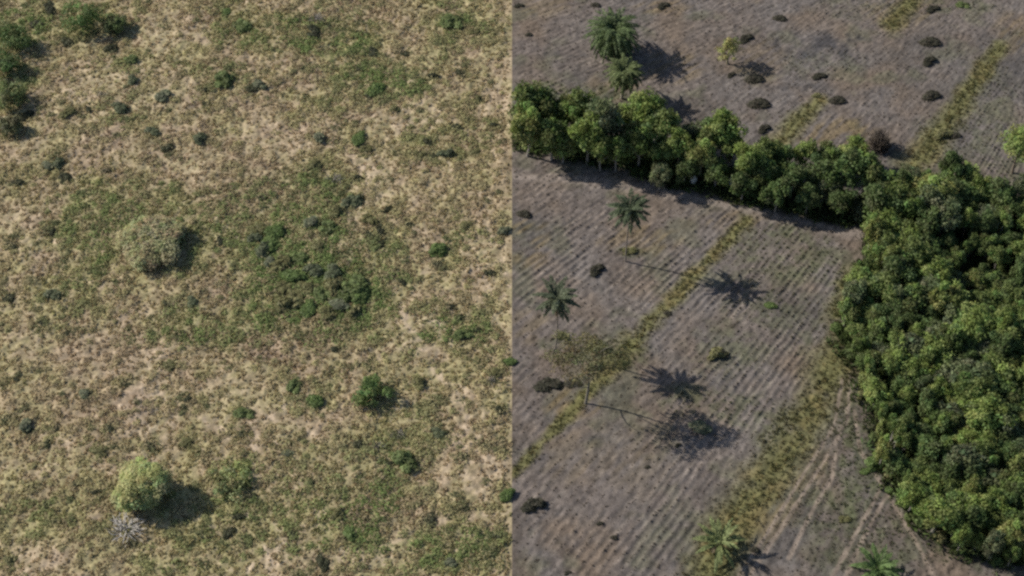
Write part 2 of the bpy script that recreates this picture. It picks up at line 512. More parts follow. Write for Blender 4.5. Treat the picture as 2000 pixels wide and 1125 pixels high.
def make_shrub(name, seed, col, nclump=10, per=75, flat=.8, size=.30, twigs=True, bare=False, nt=60, tw=.035):
    """Low shrub of unit radius, leaves and twigs in one mesh."""
    r = np.random.default_rng(seed)
    d = unit(r.normal(size=(nclump * 4, 3))); d = d[d[:, 2] > -.05][:nclump]
    c = d * r.uniform(.3, .68, (len(d), 1)) * np.array([1, 1, flat]) + np.array([0, 0, .12])
    cols = np.asarray(col) * (1 + .3 * r.uniform(-1, 1, (len(d), 1)))
    parts = []
    if not bare:
        parts.append(clump_leaves(c, r.uniform(.26, .42, len(d)), cols, per, size, r, .85))
    for q in (c if not bare else unit(r.normal(size=(nt, 3)) * np.array([1, 1, .6]) + np.array([0, 0, .7])) * r.uniform(.7, 1.05, (nt, 1))):
        parts.append(tube(bent((0, 0, -.1), q, r, .14, 4), np.linspace(tw, tw * .35, 4), (.17, .15, .13) if not bare else col, 4))
    me = mesh_np(name, *merge(parts))
    o = link(name, me, M_LEAF)
    o['category'] = 'shrub'
    return o


def frond_parts(base, az, el0, L, r, col, droop=1.5, nl=15, wid=.62, lw=.2, rake=.65):
    """One arching pinnate leaf."""
    n = 9
    t = np.linspace(0, 1, n)
    el = el0 - droop * t ** 1.3
    ds = L / (n - 1)
    h = np.array([math.cos(az), math.sin(az), 0])
    P = [np.array(base)]
    for i in range(1, n):
        P.append(P[-1] + ds * (h * math.cos(el[i]) + np.array([0, 0, 1]) * math.sin(el[i])))
    P = np.array(P)
    parts = [tube(P, np.linspace(.045, .012, n), np.array(col) * 1.1, 4)]
    side = np.cross(h, [0, 0, 1.0])
    c, d, s, LL = [], [], [], []
    for k in range(nl):
        u = .12 + .88 * k / (nl - 1)
        q = np.array([np.interp(u, t, P[:, i]) for i in range(3)])
        tg = unit(np.array([np.interp(min(1, u + .05), t, P[:, i]) for i in range(3)]) - np.array([np.interp(max(0, u - .05), t, P[:, i]) for i in range(3)]))
        for sg in (-1, 1):
            dr = unit(side * sg * .85 + tg * rake + np.array([0, 0, -.25 + r.normal() * .18]))
            l = wid * (math.sin(math.pi * min(1, .2 + .75 * u))) * r.uniform(.8, 1.15)
            c.append(q + dr * l / 2); d.append(dr); s.append(unit(np.cross(dr, [0, 0, 1.0]) + r.normal(size=3) * .25)); LL.append(l)
    LL = np.array(LL)
    V, F = diamonds(np.array(c), np.array(d), np.array(s), LL, np.full(len(LL), lw))
    K = np.asarray(col) * r.uniform(.75, 1.25, (len(LL), 1))
    parts.append((V, F, np.repeat(K, 4, 0)))
    return parts


def make_palm(name, seed, H, L, col, nf=24, bark=(.20, .17, .14), el=(-.5, 1.35), rad=.13, droop=1.5, dead=5, lw=.2, rake=.65):
    r = np.random.default_rng(seed)
    root = bpy.data.objects.new(name, None); root.empty_display_size = .3
    C.objects.link(root); root['category'] = 'palm tree'
    top = np.array([r.normal() * .15, r.normal() * .15, H])
    link('trunk', mesh_np('trunk', *tube(bent((0, 0, -.2), top, r, .02, 10), np.linspace(rad * 1.25, rad * .8, 10), bark, 8), True), M_BARK, root)
    parts = []
    for k in range(nf):
        e = el[0] + (el[1] - el[0]) * (k / (nf - 1)) ** .8
        parts += frond_parts(top, k * 2.399 + r.uniform(-.2, .2), e + r.normal() * .08, L * r.uniform(.85, 1.1), r, np.asarray(col) * r.uniform(.8, 1.2), droop, lw=lw, rake=rake)
    for k in range(dead):
        parts += frond_parts(top - np.array([0, 0, .1]), r.uniform(0, 6.28), r.uniform(-1.0, -.6), L * .7, r, np.array([.17, .14, .09]), .7)
    link('crown', mesh_np('crown', *merge(parts)), M_LEAF, root)
    return root


# ------------------------------------------------------------------ the scrub: loose grass tufts (stuff)
def tufts(name, x, y, h, wdt, col, nb, r, lean=.6):
    n = len(x)
    z = height(x, y)
    base = np.stack([x, y, z], -1)
    B = np.repeat(base, nb, 0); m = len(B)
    hh = np.repeat(h, nb) * r.uniform(.55, 1.2, m); ww = np.repeat(wdt, nb)
    a = r.uniform(0, 2 * np.pi, m)
    d = unit(np.stack([np.cos(a) * lean * r.uniform(.2, 1.6, m), np.sin(a) * lean * r.uniform(.2, 1.6, m), np.ones(m)], -1))
    B = B + np.stack([np.cos(a), np.sin(a), np.zeros(m)], -1) * (np.repeat(h, nb) * r.uniform(0, .6, m))[:, None]
    s = unit(np.cross(d, r.normal(size=(m, 3))))
    V, F = diamonds(B + d * (hh / 2 - .03)[:, None], d, s, hh, ww * r.uniform(.7, 1.3, m))
    K = np.repeat(col, nb, 0) * r.uniform(.75, 1.25, (m, 1))
    return link(name, mesh_np(name, V, F, np.repeat(K, 4, 0)), M_GRASS)


LEFT = [  # px, py, radius in pixels, kind
    (214, 92, 18, 'd'), (70, 45, 18, 'd'), (97, 15, 20, 'd'), (132, 80, 17, 'd'), (50, 222, 20, 'd'), (129, 219, 18, 'o'), (174, 214, 10, 'd'),
    (319, 184, 24, 't'), (294, 254, 18, 't'), (326, 286, 16, 'd'), (388, 272, 20, 't'), (90, 319, 18, 't'), (113, 318, 18, 't'), (124, 342, 17, 'd'),
    (207, 331, 10, 'd'), (32, 354, 13, 'd'), (102, 453, 12, 'd'), (20, 478, 15, 'd'), (431, 468, 14, 'd'), (433, 152, 26, 'g'), (402, 174, 10, 'd'),
    (256, 113, 16, 'g'), (258, 154, 16, 't'), (403, 199, 10, 'd'), (232, 208, 20, 't'), (474, 45, 22, 'g'), (441, 20, 14, 'g'), (498, 168, 20, 'd'),
    (493, 463, 18, 't'), (200, 185, 14, 'x'), (610, 58, 22, 'd'), (617, 36, 20, 'x'), (727, 97, 17, 'd'), (791, 102, 12, 'd'), (642, 52, 13, 'd'), (880, 40, 28, 'g'),
    (898, 46, 12, 'd'), (926, 60, 12, 'o'), (844, 149, 14, 'd'), (901, 142, 14, 'd'), (734, 172, 24, 'g'), (722, 186, 12, 'd'), (816, 177, 13, 'd'),
    (702, 132, 11, 'd'), (746, 142, 13, 'o'), (510, 165, 20, 't'), (592, 134, 10, 'd'), (916, 199, 11, 'd'), (933, 189, 12, 'o'), (903, 222, 9, 'd'),
    (966, 241, 11, 'd'), (891, 246, 12, 'd'), (769, 212, 13, 'o'), (624, 266, 19, 't'), (612, 319, 18, 'o'), (714, 288, 14, 'o'), (700, 268, 22, 'g'), (836, 279, 12, 'd'),
    (873, 297, 18, 't'), (848, 302, 11, 'd'), (928, 294, 14, 'o'), (819, 301, 14, 'o'), (699, 344, 13, 'd'), (652, 346, 20, 'x'), (682, 390, 27, 't'), (703, 384, 11, 'd'),
    (756, 406, 13, 'd'), (721, 428, 18, 'o'), (744, 448, 17, 'd'), (719, 456, 12, 'd'), (744, 476, 14, 'd'), (799, 438, 11, 'd'), (908, 438, 16, 'o'), (982, 448, 18, 't'),
    (958, 530, 15, 'd'), (853, 513, 12, 'd'), (856, 484, 24, 'g'), (510, 383, 12, 'd'), (535, 448, 26, 'g'), (604, 433, 22, 't'), (512, 488, 26, 't'), (525, 512, 18, 't'),
    (649, 528, 26, 't'), (690, 560, 30, 'g'), (784, 548, 11, 'd'), (660, 592, 26, 't'), (600, 560, 26, 'o'), (640, 610, 22, 'o'), (560, 590, 30, 'o'), (18, 580, 15, 'd'), (83, 630, 12, 'd'),
    (133, 650, 10, 'd'), (33, 741, 10, 'd'), (166, 772, 18, 't'), (108, 834, 12, 'd'), (50, 828, 22, 't'), (213, 836, 12, 'd'), (13, 816, 12, 'd'), (193, 879, 20, 'o'),
    (93, 866, 12, 'd'), (366, 778, 10, 'd'), (326, 593, 11, 'd'), (374, 586, 17, 't'), (474, 805, 22, 'g'), (472, 846, 12, 'd'), (364, 862, 16, 'o'), (291, 869, 13, 'd'),
    (151, 944, 10, 'd'), (58, 949, 9, 'd'), (90, 987, 10, 'd'), (186, 962, 10, 'd'), (108, 1017, 10, 'd'), (399, 901, 9, 'd'), (447, 1037, 16, 'd'), (465, 1005, 16, 'd'),
    (259, 1062, 13, 'd'), (482, 1062, 10, 'd'), (492, 967, 11, 'd'), (18, 1090, 16, 'o'), (246, 751, 10, 'd'), (100, 573, 22, 't'), (331, 711, 16, 'o'), (879, 598, 15, 'd'),
    (897, 618, 12, 'd'), (656, 683, 13, 'd'), (518, 610, 9, 'd'), (819, 746, 18, 'o'), (573, 751, 22, 'g'), (615, 781, 22, 'g'), (846, 788, 10, 'd'), (974, 801, 13, 'd'),
    (954, 871, 9, 'd'), (907, 894, 11, 'd'), (560, 881, 16, 't'), (588, 859, 9, 'd'), (786, 897, 30, 'g'), (762, 905, 11, 'd'), (812, 900, 11, 'd'), (854, 841, 18, 't'),
    (841, 1010, 18, 'd'), (884, 1004, 13, 'd'), (909, 992, 10, 'd'), (939, 1044, 12, 'd'), (974, 1044, 14, 'd'), (964, 1068, 16, 'o'), (882, 1098, 18, 't'), (660, 1005, 18, 'o'),
    (570, 1042, 13, 'd'), (990, 965, 20, 'g'), (902, 653, 20, 'g'), (932, 643, 12, 'd'), (701, 866, 13, 'd'), (683, 1040, 20, 'g'), (977, 861, 9, 'd'), (987, 879, 9, 'd'),
    (505, 445, 22, 'o'), (528, 470, 24, 'g'), (545, 510, 26, 'o'), (570, 535, 26, 'g'), (585, 500, 22, 'g'), (610, 525, 24, 't'), (628, 570, 26, 'g'), (650, 555, 28, 'o'), (672, 575, 22, 'g'),
    (705, 575, 24, 'g'), (700, 545, 20, 'g'), (600, 600, 26, 'g'), (575, 570, 24, 'o'), (620, 480, 22, 'o'), (640, 440, 22, 'g'), (655, 410, 22, 'o'), (550, 560, 22, 'o'), (690, 610, 20, 'o'),
    (630, 1100, 20, 'd'), (776, 846, 17, 'x'), (970, 726, 12, 'o'), (995, 705, 16, 'g'), (300, 800, 14, 'x'), (740, 870, 16, 'x'), (960, 745, 13, 'x')]

r = np.random.default_rng(5)
n = 40000
tx = r.uniform(-75, -.25, n); ty = r.uniform(-45, 58, n)
for px, py, rp, k in LEFT:                          # grass thickens round each shrub
    c = at(px, py); q = rp / ppm(py) * 1.1
    m = 10 if k != 'x' else 4
    tx = np.append(tx, np.minimum(c[0] + r.normal(size=m) * q, -.25)); ty = np.append(ty, c[1] + r.normal(size=m) * q)
g, p, b = left_masks(tx, ty)
g[n:] = np.maximum(g[n:], .75)
tl = np.max([strip(tx, ty, pts, .45, .45, 240 + i, .8) for i, pts in enumerate(TRAILS)], 0)
keep = r.uniform(size=len(tx)) < np.clip(.85 + .3 * g - .4 * p - .8 * tl, .08, 1)
keep[n:] = True
tx, ty, g, p, b = tx[keep], ty[keep], g[keep], p[keep], b[keep]
big = fbm(tx, ty, 2.2, 61, 3)
hh = .12 + .18 * r.uniform(size=len(tx)) ** 2 + .18 * g * r.uniform(size=len(tx))
tcol = np.array([.425, .345, .225])[None] * np.ones((len(tx), 3))
mixv = lambda c, d, t: c * (1 - t[:, None]) + np.asarray(d) * t[:, None]
tcol = mixv(tcol, (.325, .305, .150), np.clip(.3 + .6 * g + .5 * big + .25 * r.normal(size=len(tx)), 0, 1))
tcol = mixv(tcol, (.33, .255, .175), np.clip(b * .8 + .6 * smooth(0, .5, fbm(tx, ty, 3.1, 71)) + .2 * r.normal(size=len(tx)), 0, .8))
tcol = mixv(tcol, (.175, .210, .095), np.clip((g - .4) * 1.3, 0, .8) * (r.uniform(size=len(tx)) < .6))
tcol = mixv(tcol, (.36, .28, .21), np.clip(.9 * fbm(tx, ty, 5.0, 115, 4), 0, .7))
tcol = mixv(tcol, (.46, .37, .265), np.clip(p * .8, 0, .5) * (r.uniform(size=len(tx)) < .7))
tag(tufts('scrub_grass', tx, ty, hh, .15 + .2 * hh, tcol * np.array([1.20, 1.19, 1.14]), 12, r, 2.2), 'tan and olive dry grass tufts covering the rough scrub', 'grass', kind='stuff')

# ragged low scrub mounds between the tufts
def mounds(name, x, y, rad, col, per, size, r, flat=.6):
    n = len(x)
    c = np.stack([x, y, height(x, y) + .05], -1)
    C_ = np.repeat(c, per, 0); m = len(C_)
    d = unit(r.normal(size=(m, 3))); d[:, 2] = np.abs(d[:, 2])
    q = C_ + d * (np.repeat(rad, per) * r.uniform(.35, 1.15, m))[:, None] * np.array([1, 1, flat])
    V, F = leaf_cloud(q, d, size, r, .5, 1.5)
    K = np.repeat(col, per, 0) * r.uniform(.75, 1.25, (m, 1))
    return link(name, mesh_np(name, V, F, np.repeat(K, 4, 0)), M_GRASS)


n = 7000
mx_ = r.uniform(-75, -1.2, n); my_ = r.uniform(-45, 58, n)
for px, py, rp, k in LEFT:
    c = at(px, py); q = rp / ppm(py) * 1.3
    mx_ = np.append(mx_, np.minimum(c[0] + r.normal(size=5) * q, -1.2)); my_ = np.append(my_, c[1] + r.normal(size=5) * q)
g, p, b = left_masks(mx_, my_)
keep = r.uniform(size=len(mx_)) < np.clip(.34 + .6 * g + .4 * fbm(mx_, my_, 4.0, 111) - .45 * p, .05, 1)
keep[n:] = True
mx_, my_, g, p, b = mx_[keep], my_[keep], g[keep], p[keep], b[keep]
k = len(mx_)
mcol = np.array([.345, .315, .175])[None] * r.uniform(.8, 1.25, (k, 1))
mcol = mixv(mcol, (.43, .36, .25), np.clip(.8 * fbm(mx_, my_, 5.0, 113) + .1, 0, .8))
mcol = mixv(mcol, (.385, .300, .215), np.clip(b + .5 * (r.uniform(size=k) < .35), 0, .9))
mcol = mixv(mcol, (.185, .245, .092), np.clip(g * 1.3 - .2, 0, 1) * (r.uniform(size=k) < .7))
mcol = mixv(mcol, (.120, .135, .070), .8 * (r.uniform(size=k) < .10))
tag(mounds('low_scrub', mx_, my_, r.uniform(.35, 1.05, k) * (1 + .3 * g), mcol * np.array([1.12, 1.13, 1.06]), 40, .32, r, .30), 'ragged olive and brown low scrub spread over the dry grass', 'scrub', kind='stuff')

# weeds and stubble of the field
n = 48000
fx = r.uniform(.15, 75, n); fy = r.uniform(-45, 58, n)
s, o, gr = right_masks(fx, fy)
u, rr = row_coord(fx, fy)
ph = (u / .92 * 2 * np.pi + 1.6 * fbm(fx, fy, 9.0, 33) + .3 * vnoise(fx, fy, 1.6, 34)) / (2 * np.pi) - .25
du = -(ph - np.round(ph)) * .92 * .8 * (s < .2) * (1 - blob(fx, fy, 1660, 960, 210, 250, 7))          # stubble stands on the crests of the rows
ang = np.arctan2(fy - PIV[1], fx - PIV[0]); fx = np.maximum(fx - np.sin(ang) * du, .2); fy = fy + np.cos(ang) * du
keep = r.uniform(size=n) < np.clip(.30 + 1.0 * s + .55 * gr + .2 * o, 0, 1)
fx, fy, s, o, gr = fx[keep], fy[keep], s[keep], o[keep], gr[keep]
hh = .07 + .13 * r.uniform(size=len(fx)) ** 2 + .24 * s * r.uniform(size=len(fx)) + .08 * gr
fcol = np.array([.215, .180, .142])[None] * r.uniform(.45, 1.25, (len(fx), 1))
fcol = mixv(fcol, (.12, .14, .065), np.clip(gr * 1.1, 0, 1) * (r.uniform(size=len(fx)) < .75))
fcol = mixv(fcol, (.158, .158, .064), s * .9)
fcol = mixv(fcol, (.25, .19, .085), np.clip(s + o, 0, 1) * (r.uniform(size=len(fx)) < .25) * .7)
tag(tufts('field_weeds', fx, fy, hh, .07 + .12 * hh, fcol, 9, r, .8), 'olive and ochre grass strips and weeds along the field rows', 'grass', kind='stuff')

n = 26000
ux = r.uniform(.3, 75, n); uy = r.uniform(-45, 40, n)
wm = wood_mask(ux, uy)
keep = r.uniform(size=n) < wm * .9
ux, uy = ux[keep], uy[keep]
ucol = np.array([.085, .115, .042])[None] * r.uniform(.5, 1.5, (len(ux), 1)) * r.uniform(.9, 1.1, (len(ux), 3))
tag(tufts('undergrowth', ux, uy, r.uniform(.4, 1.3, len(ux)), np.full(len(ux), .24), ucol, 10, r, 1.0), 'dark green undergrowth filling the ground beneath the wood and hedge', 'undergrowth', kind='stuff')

# ------------------------------------------------------------------ shrubs of the scrub
P_DARK = [make_shrub('shrub', 31, (.058, .064, .034)), make_shrub('shrub', 32, (.070, .074, .040), 12)]
P_TEAL = [make_shrub('shrub', 33, (.130, .150, .085)), make_shrub('shrub', 34, (.155, .168, .105), 8)]
P_GREEN = [make_shrub('shrub', 35, (.130, .185, .060), 12), make_shrub('shrub', 36, (.155, .195, .075), 12)]
P_OLIVE = [make_shrub('shrub', 37, (.210, .205, .095), 12), make_shrub('shrub', 38, (.175, .170, .075), 12)]
P_GREY = [make_shrub('dead_shrub', 39, (.30, .28, .25), bare=True)]
PROTO = {'d': P_DARK, 't': P_TEAL, 'g': P_GREEN, 'o': P_OLIVE, 'x': P_GREY}
TONE = {'d': 'dark green', 't': 'grey green', 'g': 'bright green', 'o': 'olive', 'x': 'bare grey'}

LANDMARK = [('the round pale green tree', 280, 945), ('the broad flat olive bush', 300, 470), ('the big bright green bush', 725, 765),
            ('the top left green thicket', 150, 50), ('the central green thicket', 620, 550), ('the pale bare clearing', 810, 225), ('the field edge', 985, 560)]
spots = []


def landmark(px, py):
    k = min(LANDMARK, key=lambda q: (q[1] - px) ** 2 + (q[2] - py) ** 2)
    dx, dy = px - k[1], py - k[2]
    if k[0] == 'the field edge':
        return 'beside the ploughed field edge, ' + ('high up' if py < 300 else 'midway' if py < 800 else 'low down')
    if math.hypot(dx, dy) < 55: return 'close against ' + k[0]
    if abs(dx) > 2 * abs(dy): d = 'left of ' if dx < 0 else 'right of '
    elif abs(dy) > 2 * abs(dx): d = 'above ' if dy < 0 else 'below '
    else: d = ('above and ' if dy < 0 else 'below and ') + ('left of ' if dx < 0 else 'right of ')
    return d + k[0]


ORD = ['nearest', 'second nearest', 'third nearest', 'fourth nearest', 'fifth nearest', 'sixth nearest', 'seventh nearest', 'eighth nearest', 'ninth nearest', 'tenth nearest']


def label_all(items, group):
    """items: (object, phrase, where, distance). Numbers the ones that would read the same by nearness."""
    buckets = {}
    for it in items: buckets.setdefault((it[1], it[2]), []).append(it)
    for (ph, wh), lst in buckets.items():
        lst.sort(key=lambda q: q[3])
        for i, it in enumerate(lst):
            it[0]['label'] = f'{ph} {wh}' if len(lst) == 1 else f'{ph} {wh}, {ORD[min(i, len(ORD) - 1)]}'
            it[0]['group'] = group


items = []
for i, (px, py, rp, k) in enumerate(LEFT):
    s = rp / ppm(py) * (.95 if k == 'd' else 1.05)
    o = instance(PROTO[k][i % len(PROTO[k])])
    place(o, at(px, py, s * .3), s, sz=s * random.uniform(.42, .7))
    f = random.uniform(.75, 1.3); o.scale[0] *= f; o.scale[1] /= f
    o['category'] = 'shrub'
    lm = min(LANDMARK, key=lambda q: (q[1] - px) ** 2 + (q[2] - py) ** 2)
    size = 'tiny' if rp < 12 else 'small' if rp < 18 else 'bushy'
    items.append((o, f'{size} {TONE[k]} shrub', landmark(px, py), math.hypot(px - lm[1], py - lm[2])))
label_all(items, 'shrubs scattered over the dry scrub')


def special(o, px, py, zc, s, label, cat, sz=None, group=None, rz=None):
    place(o, at(px, py, zc), s, sz=sz, rz=rz)
    tag(o, label, cat, group)
    return o


# the round tree with its shadow and neighbours
t = make_tree('round_tree', 101, 3.5, 4.2, (.385, .405, .180), base=.0, nclump=170, per=130, size=.30, rc=(.18, .27), var=.12, bottom=-.6, up=1.6, spread=.35, lumpy=.26)
special(t, 281, 947, 2.0, 1, 'round pale green tree standing alone over its black shadow', 'tree')
o = make_shrub('dead_shrub', 102, (.60, .57, .53), bare=True, nt=90)
special(o, 243, 1032, .4, 2.6, 'bare pale grey shrub below the round pale green tree', 'shrub', sz=1.0)
t = make_tree('bush', 103, 2.9, 1.2, (.300, .325, .145), cat='bush', base=.0, nclump=26, per=50, size=.32, rc=(.2, .3))
special(t, 448, 934, .6, 1, 'loose yellow green bush right of the round tree', 'bush')
t = make_tree('bush', 104, 2.5, 1.9, (.130, .200, .062), cat='bush', base=.0, nclump=34, per=70, size=.32, rc=(.24, .34))
special(t, 728, 768, .8, 1, 'big bright green bush alone in the lower scrub', 'bush')
t = make_tree('bush', 105, 4.8, 1.7, (.370, .350, .185), cat='bush', base=.0, nclump=190, per=130, up=1.5, lumpy=.12, size=.34, rc=(.15, .22), var=.15, bottom=-.3)
special(t, 298, 470, 1.1, 1, 'broad flat topped pale olive bush with dark edge below', 'bush')
for k, (px, py, rp, c, lb) in enumerate([
        (22, 78, 40, (.130, .190, .065), 'green bushy tree cut by the left frame edge, upper one'),
        (8, 128, 34, (.115, .175, .060), 'green bushy tree cut by the left frame edge, middle one'),
        (18, 190, 36, (.150, .190, .075), 'green bushy tree cut by the left frame edge, lower one'),
        (160, 40, 44, (.125, .190, .060), 'broad bright green bush at the top left thicket'),
        (222, 48, 25, (.150, .190, .075), 'smaller rounded green bush beside the broad top left bush'),
        (20, 250, 26, (.14, .15, .075), 'low olive bush below the green trees at the left edge')]):
    s = rp / ppm(py) * 1.1
    t = make_tree('bush', 110 + k, s, s * .9, c, cat='bush', base=.0, nclump=30, per=70, size=.32, rc=(.24, .36))
    special(t, px, py, s * .4, 1, lb, 'bush')

# ------------------------------------------------------------------ the wood and the hedge of trees
HUES = [('bright green', (.196, .258, .078)), ('mid green', (.156, .214, .068)), ('dark green', (.102, .145, .052)), ('yellow green', (.236, .268, .090)), ('grey green', (.158, .184, .096))]
TREES = []
for k, (nm, c) in enumerate(HUES):
    for j in range(2):
        TREES.append((nm, make_tree('leafy_tree', 200 + k * 10 + j, 2.3, 5.6, c, base=.15, nclump=44, per=105, size=.37, rc=(.22, .38), var=.4, bottom=-.5, up=.5, spread=1.0,
                                    bark=(.22, .20, .18))))

def inside(px, py, poly):
    c = False
    for i in range(len(poly)):
        (x0, y0), (x1, y1) = poly[i], poly[i - 1]
        if (y0 > py) != (y1 > py) and px < (x1 - x0) * (py - y0) / (y1 - y0) + x0: c = not c
    return c


rw = random.Random(4)
pts = []
for _ in range(20000):
    px, py = rw.uniform(1655, 2045), rw.uniform(330, 1095)
    if inside(px, py, WOOD) and all(math.hypot(px - a, (py - b) * 1.3) > 33 for a, b in pts):
        pts.append((px, py))
items = []
for px, py in sorted(pts, key=lambda q: q[1]):
    edge = min(math.hypot(px - a, py - b) for a, b in [(WOOD[i][0] + (WOOD[i - 1][0] - WOOD[i][0]) * f, WOOD[i][1] + (WOOD[i - 1][1] - WOOD[i][1]) * f)
               for i in range(5, len(WOOD)) for f in (0, .25, .5, .75)])
    low = float(vnoise(px, py, 120, 301))
    s = rw.uniform(.52, 1.06) * (1 + .28 * low)
    if edge < 30: s *= .8
    wts = (3, 3, 2.5, 1.2, 1.5) if edge > 30 else (4, 3, 1, 2, 1)
    kk = rw.choices(range(5), wts)[0]
    nm, proto = TREES[kk * 2 + rw.randint(0, 1)]
    o = instance(proto)
    zc = 3.1
    place(o, at(px, py, zc), s, sz=.92 * (1 + .24 * low) * rw.uniform(.72, 1.2))
    f = rw.uniform(.78, 1.28); o.scale[0] *= f; o.scale[1] /= f
    o['category'] = 'tree'
    if px > 1990: wh = 'cut by the right frame edge, '
    elif edge < 34: wh = "at the wood's field edge, "
    else: wh = 'deep inside the wood, '
    wh += 'top end' if py < 480 else 'upper half' if py < 660 else 'lower half' if py < 860 else 'bottom end'
    items.append((o, f'leafy {nm} tree', wh, py))
label_all_ORD = ORD
ORD = ['first from the top', 'second from the top', 'third from the top', 'fourth from the top', 'fifth from the top', 'sixth from the top', 'seventh from the top', 'eighth from the top', 'ninth from the top', 'tenth from the top']
label_all(items, 'leafy trees of the dense wood')

HEDGE = [  # px, py of the crown centre, radius in pixels, hue, stretch
    (1005, 205, 34, 2, .9), (1030, 250, 30, 3, .9), (1060, 208, 34, 1, .9), (1078, 265, 28, 1, .85), (1105, 222, 34, 2, 1), (1100, 285, 26, 3, .7), (1128, 215, 28, 1, 1),
    (1150, 262, 30, 0, 1), (1175, 290, 26, 1, .9), (1180, 240, 32, 4, 1), (1205, 290, 30, 1, 1), (1222, 232, 30, 0, 1), (1250, 275, 34, 1, 1.1), (1262, 218, 34, 0, 1.1),
    (1290, 245, 34, 1, 1.1), (1292, 300, 30, 2, 1.1), (1325, 285, 32, 0, 1.1), (1350, 265, 26, 4, 1), (1370, 300, 32, 3, 1.1), (1390, 262, 30, 1, 1.1), (1415, 255, 32, 0, 1.2),
    (1432, 290, 30, 1, 1.1), (1340, 330, 28, 2, 1), (1400, 335, 30, 2, 1.1), (1462, 315, 32, 0, 1.2), (1490, 300, 26, 2, 1), (1500, 340, 30, 1, 1.2), (1525, 305, 30, 1, 1),
    (1550, 345, 30, 2, 1.2), (1575, 300, 30, 0, 1), (1600, 340, 30, 2, 1.2), (1620, 305, 28, 1, 1), (1650, 335, 30, 2, 1.2), (1672, 295, 34, 0, 1), (1695, 335, 28, 1, 1.1),
    (1520, 375, 26, 2, 1), (1580, 385, 26, 2, 1), (1640, 390, 26, 2, 1), (1450, 360, 24, 2, 1), (1290, 340, 20, 4, .9), (1610, 365, 24, 4, 1)]
items = []
for px, py, rp, hue, st in HEDGE:
    s = rp / ppm(py + 60) / 2.3 * rw.uniform(.88, 1.22)
    if hue == 2 and py < 310: hue = 1
    nm, proto = TREES[hue * 2 + rw.randint(0, 1)]
    px = max(px, 1028)
    o = instance(proto)
    sz = s * st * (1.35 if px < 1250 else 1.15) * rw.uniform(.82, 1.2)
    place(o, at(px, py, 3.5 * sz), s, sz=sz)
    o['category'] = 'tree'
    wh = 'in the hedge of trees, ' + ('left third' if px < 1240 else 'middle third' if px < 1480 else 'right third')
    items.append((o, f'leafy {nm} tree', wh, px))
ORD = [q.replace('top', 'left') for q in ORD]
label_all(items, 'leafy trees of the hedge across the field')
ORD = label_all_ORD

BARE = [(1745, 845, 1.3, 4.2), (1815, 660, 1.3, 4.6), (1872, 545, 1.3, 4.4), (1935, 700, 1.4, 4.6), (1905, 880, 1.2, 4.0), (1800, 480, 1.3, 4.4), (1955, 440, 1.2, 4.2)]
bare = make_shrub('leafless_tree', 412, (.34, .32, .29), bare=True, nt=30, tw=.09)
bare['category'] = 'tree'
items = []
for px, py, s, h in sorted(BARE, key=lambda q: q[1]):
    o = instance(bare)
    place(o, at(px, py, h * .9), s, sz=h)
    items.append((o, 'leafless pale grey tree', 'among the green crowns of the wood', py))
ORD = [q.replace('nearest', 'from the top') if q != 'nearest' else 'first from the top' for q in label_all_ORD]
label_all(items, 'leafless trees in the wood')
EDGE = [(1655, 690), (1690, 770), (1702, 850), (1712, 905), (1745, 955), (1780, 1010), (1830, 1048), (1880, 1072), (1940, 1092), (1640, 640), (1662, 560), (1690, 490), (1970, 1098), (1735, 925)]
items = []
for i, (px, py) in enumerate(sorted(EDGE, key=lambda q: q[1])):
    o = instance([P_GREEN, P_OLIVE, P_GREEN][i % 3][i % 2])
    s = rw.uniform(.7, 1.3)
    place(o, at(px + rw.uniform(-10, 10), py, .3), s, sz=s * rw.uniform(.6, 1.0))
    o['category'] = 'shrub'
    items.append((o, ['bright green', 'olive', 'bright green'][i % 3] + ' sapling shrub', 'fringing the wood beside the field', py))
label_all(items, 'sapling shrubs along the edge of the wood')
ORD = label_all_ORD

# ------------------------------------------------------------------ single trees and palms of the field
t = make_palm('palm_tree', 401, 3.7, 4.6, (.100, .140, .058), nf=120, el=(-1.3, 1.45), rad=.3, droop=1.6, dead=4, lw=.32)
special(t, 1200, 66, 3.7, 1, 'large dense round palm crown at the top of the field', 'palm tree')
t = make_palm('palm_tree', 402, 4.4, 3.1, (.120, .150, .060), nf=60, el=(-1.0, 1.35), rad=.16, dead=4, bark=(.30, .27, .22), lw=.28)
special(t, 1217, 144, 4.4, 1, 'smaller palm on a pale trunk below the large round palm', 'palm tree')
t = make_tree('slender_tree', 403, 2.2, 4.6, (.300, .300, .110), base=.05, nclump=34, per=42, size=.28, rc=(.16, .28), bark=(.25, .22, .15))
special(t, 1425, 98, 2.5, 1, 'thin yellow green tree with see-through crown in the upper field', 'tree')
t = make_palm('palm_tree', 404, 9.4, 3.0, (.085, .110, .062), nf=27, el=(-.35, 1.3), rad=.085, droop=1.0, dead=4, lw=.26, rake=.95, bark=(.21, .18, .155))
special(t, 1229, 408, 9.6, 1, 'tall thin palm standing in front of the hedge of trees', 'palm tree')
t = make_palm('palm_tree', 405, 10.0, 2.9, (.110, .130, .080), nf=26, el=(-.35, 1.3), rad=.085, droop=1.0, dead=4, lw=.26, rake=.95, bark=(.21, .18, .155))
special(t, 1087, 578, 10.2, 1, 'tall thin grey green palm near the left of the field', 'palm tree')
t = make_palm('palm_tree', 406, 1.3, 3.2, (.200, .235, .100), nf=17, el=(.1, 1.35), rad=.16, dead=4, droop=.9, lw=.22, rake=1.3)
special(t, 1408, 1052, 1.9, 1, 'short bright palm with upright leaves beside the olive grass strip', 'palm tree')
t = make_palm('palm_tree', 407, 1.2, 3.0, (.130, .200, .070), nf=18, el=(.1, 1.35), rad=.16, dead=0, droop=.9, lw=.22, rake=1.2)
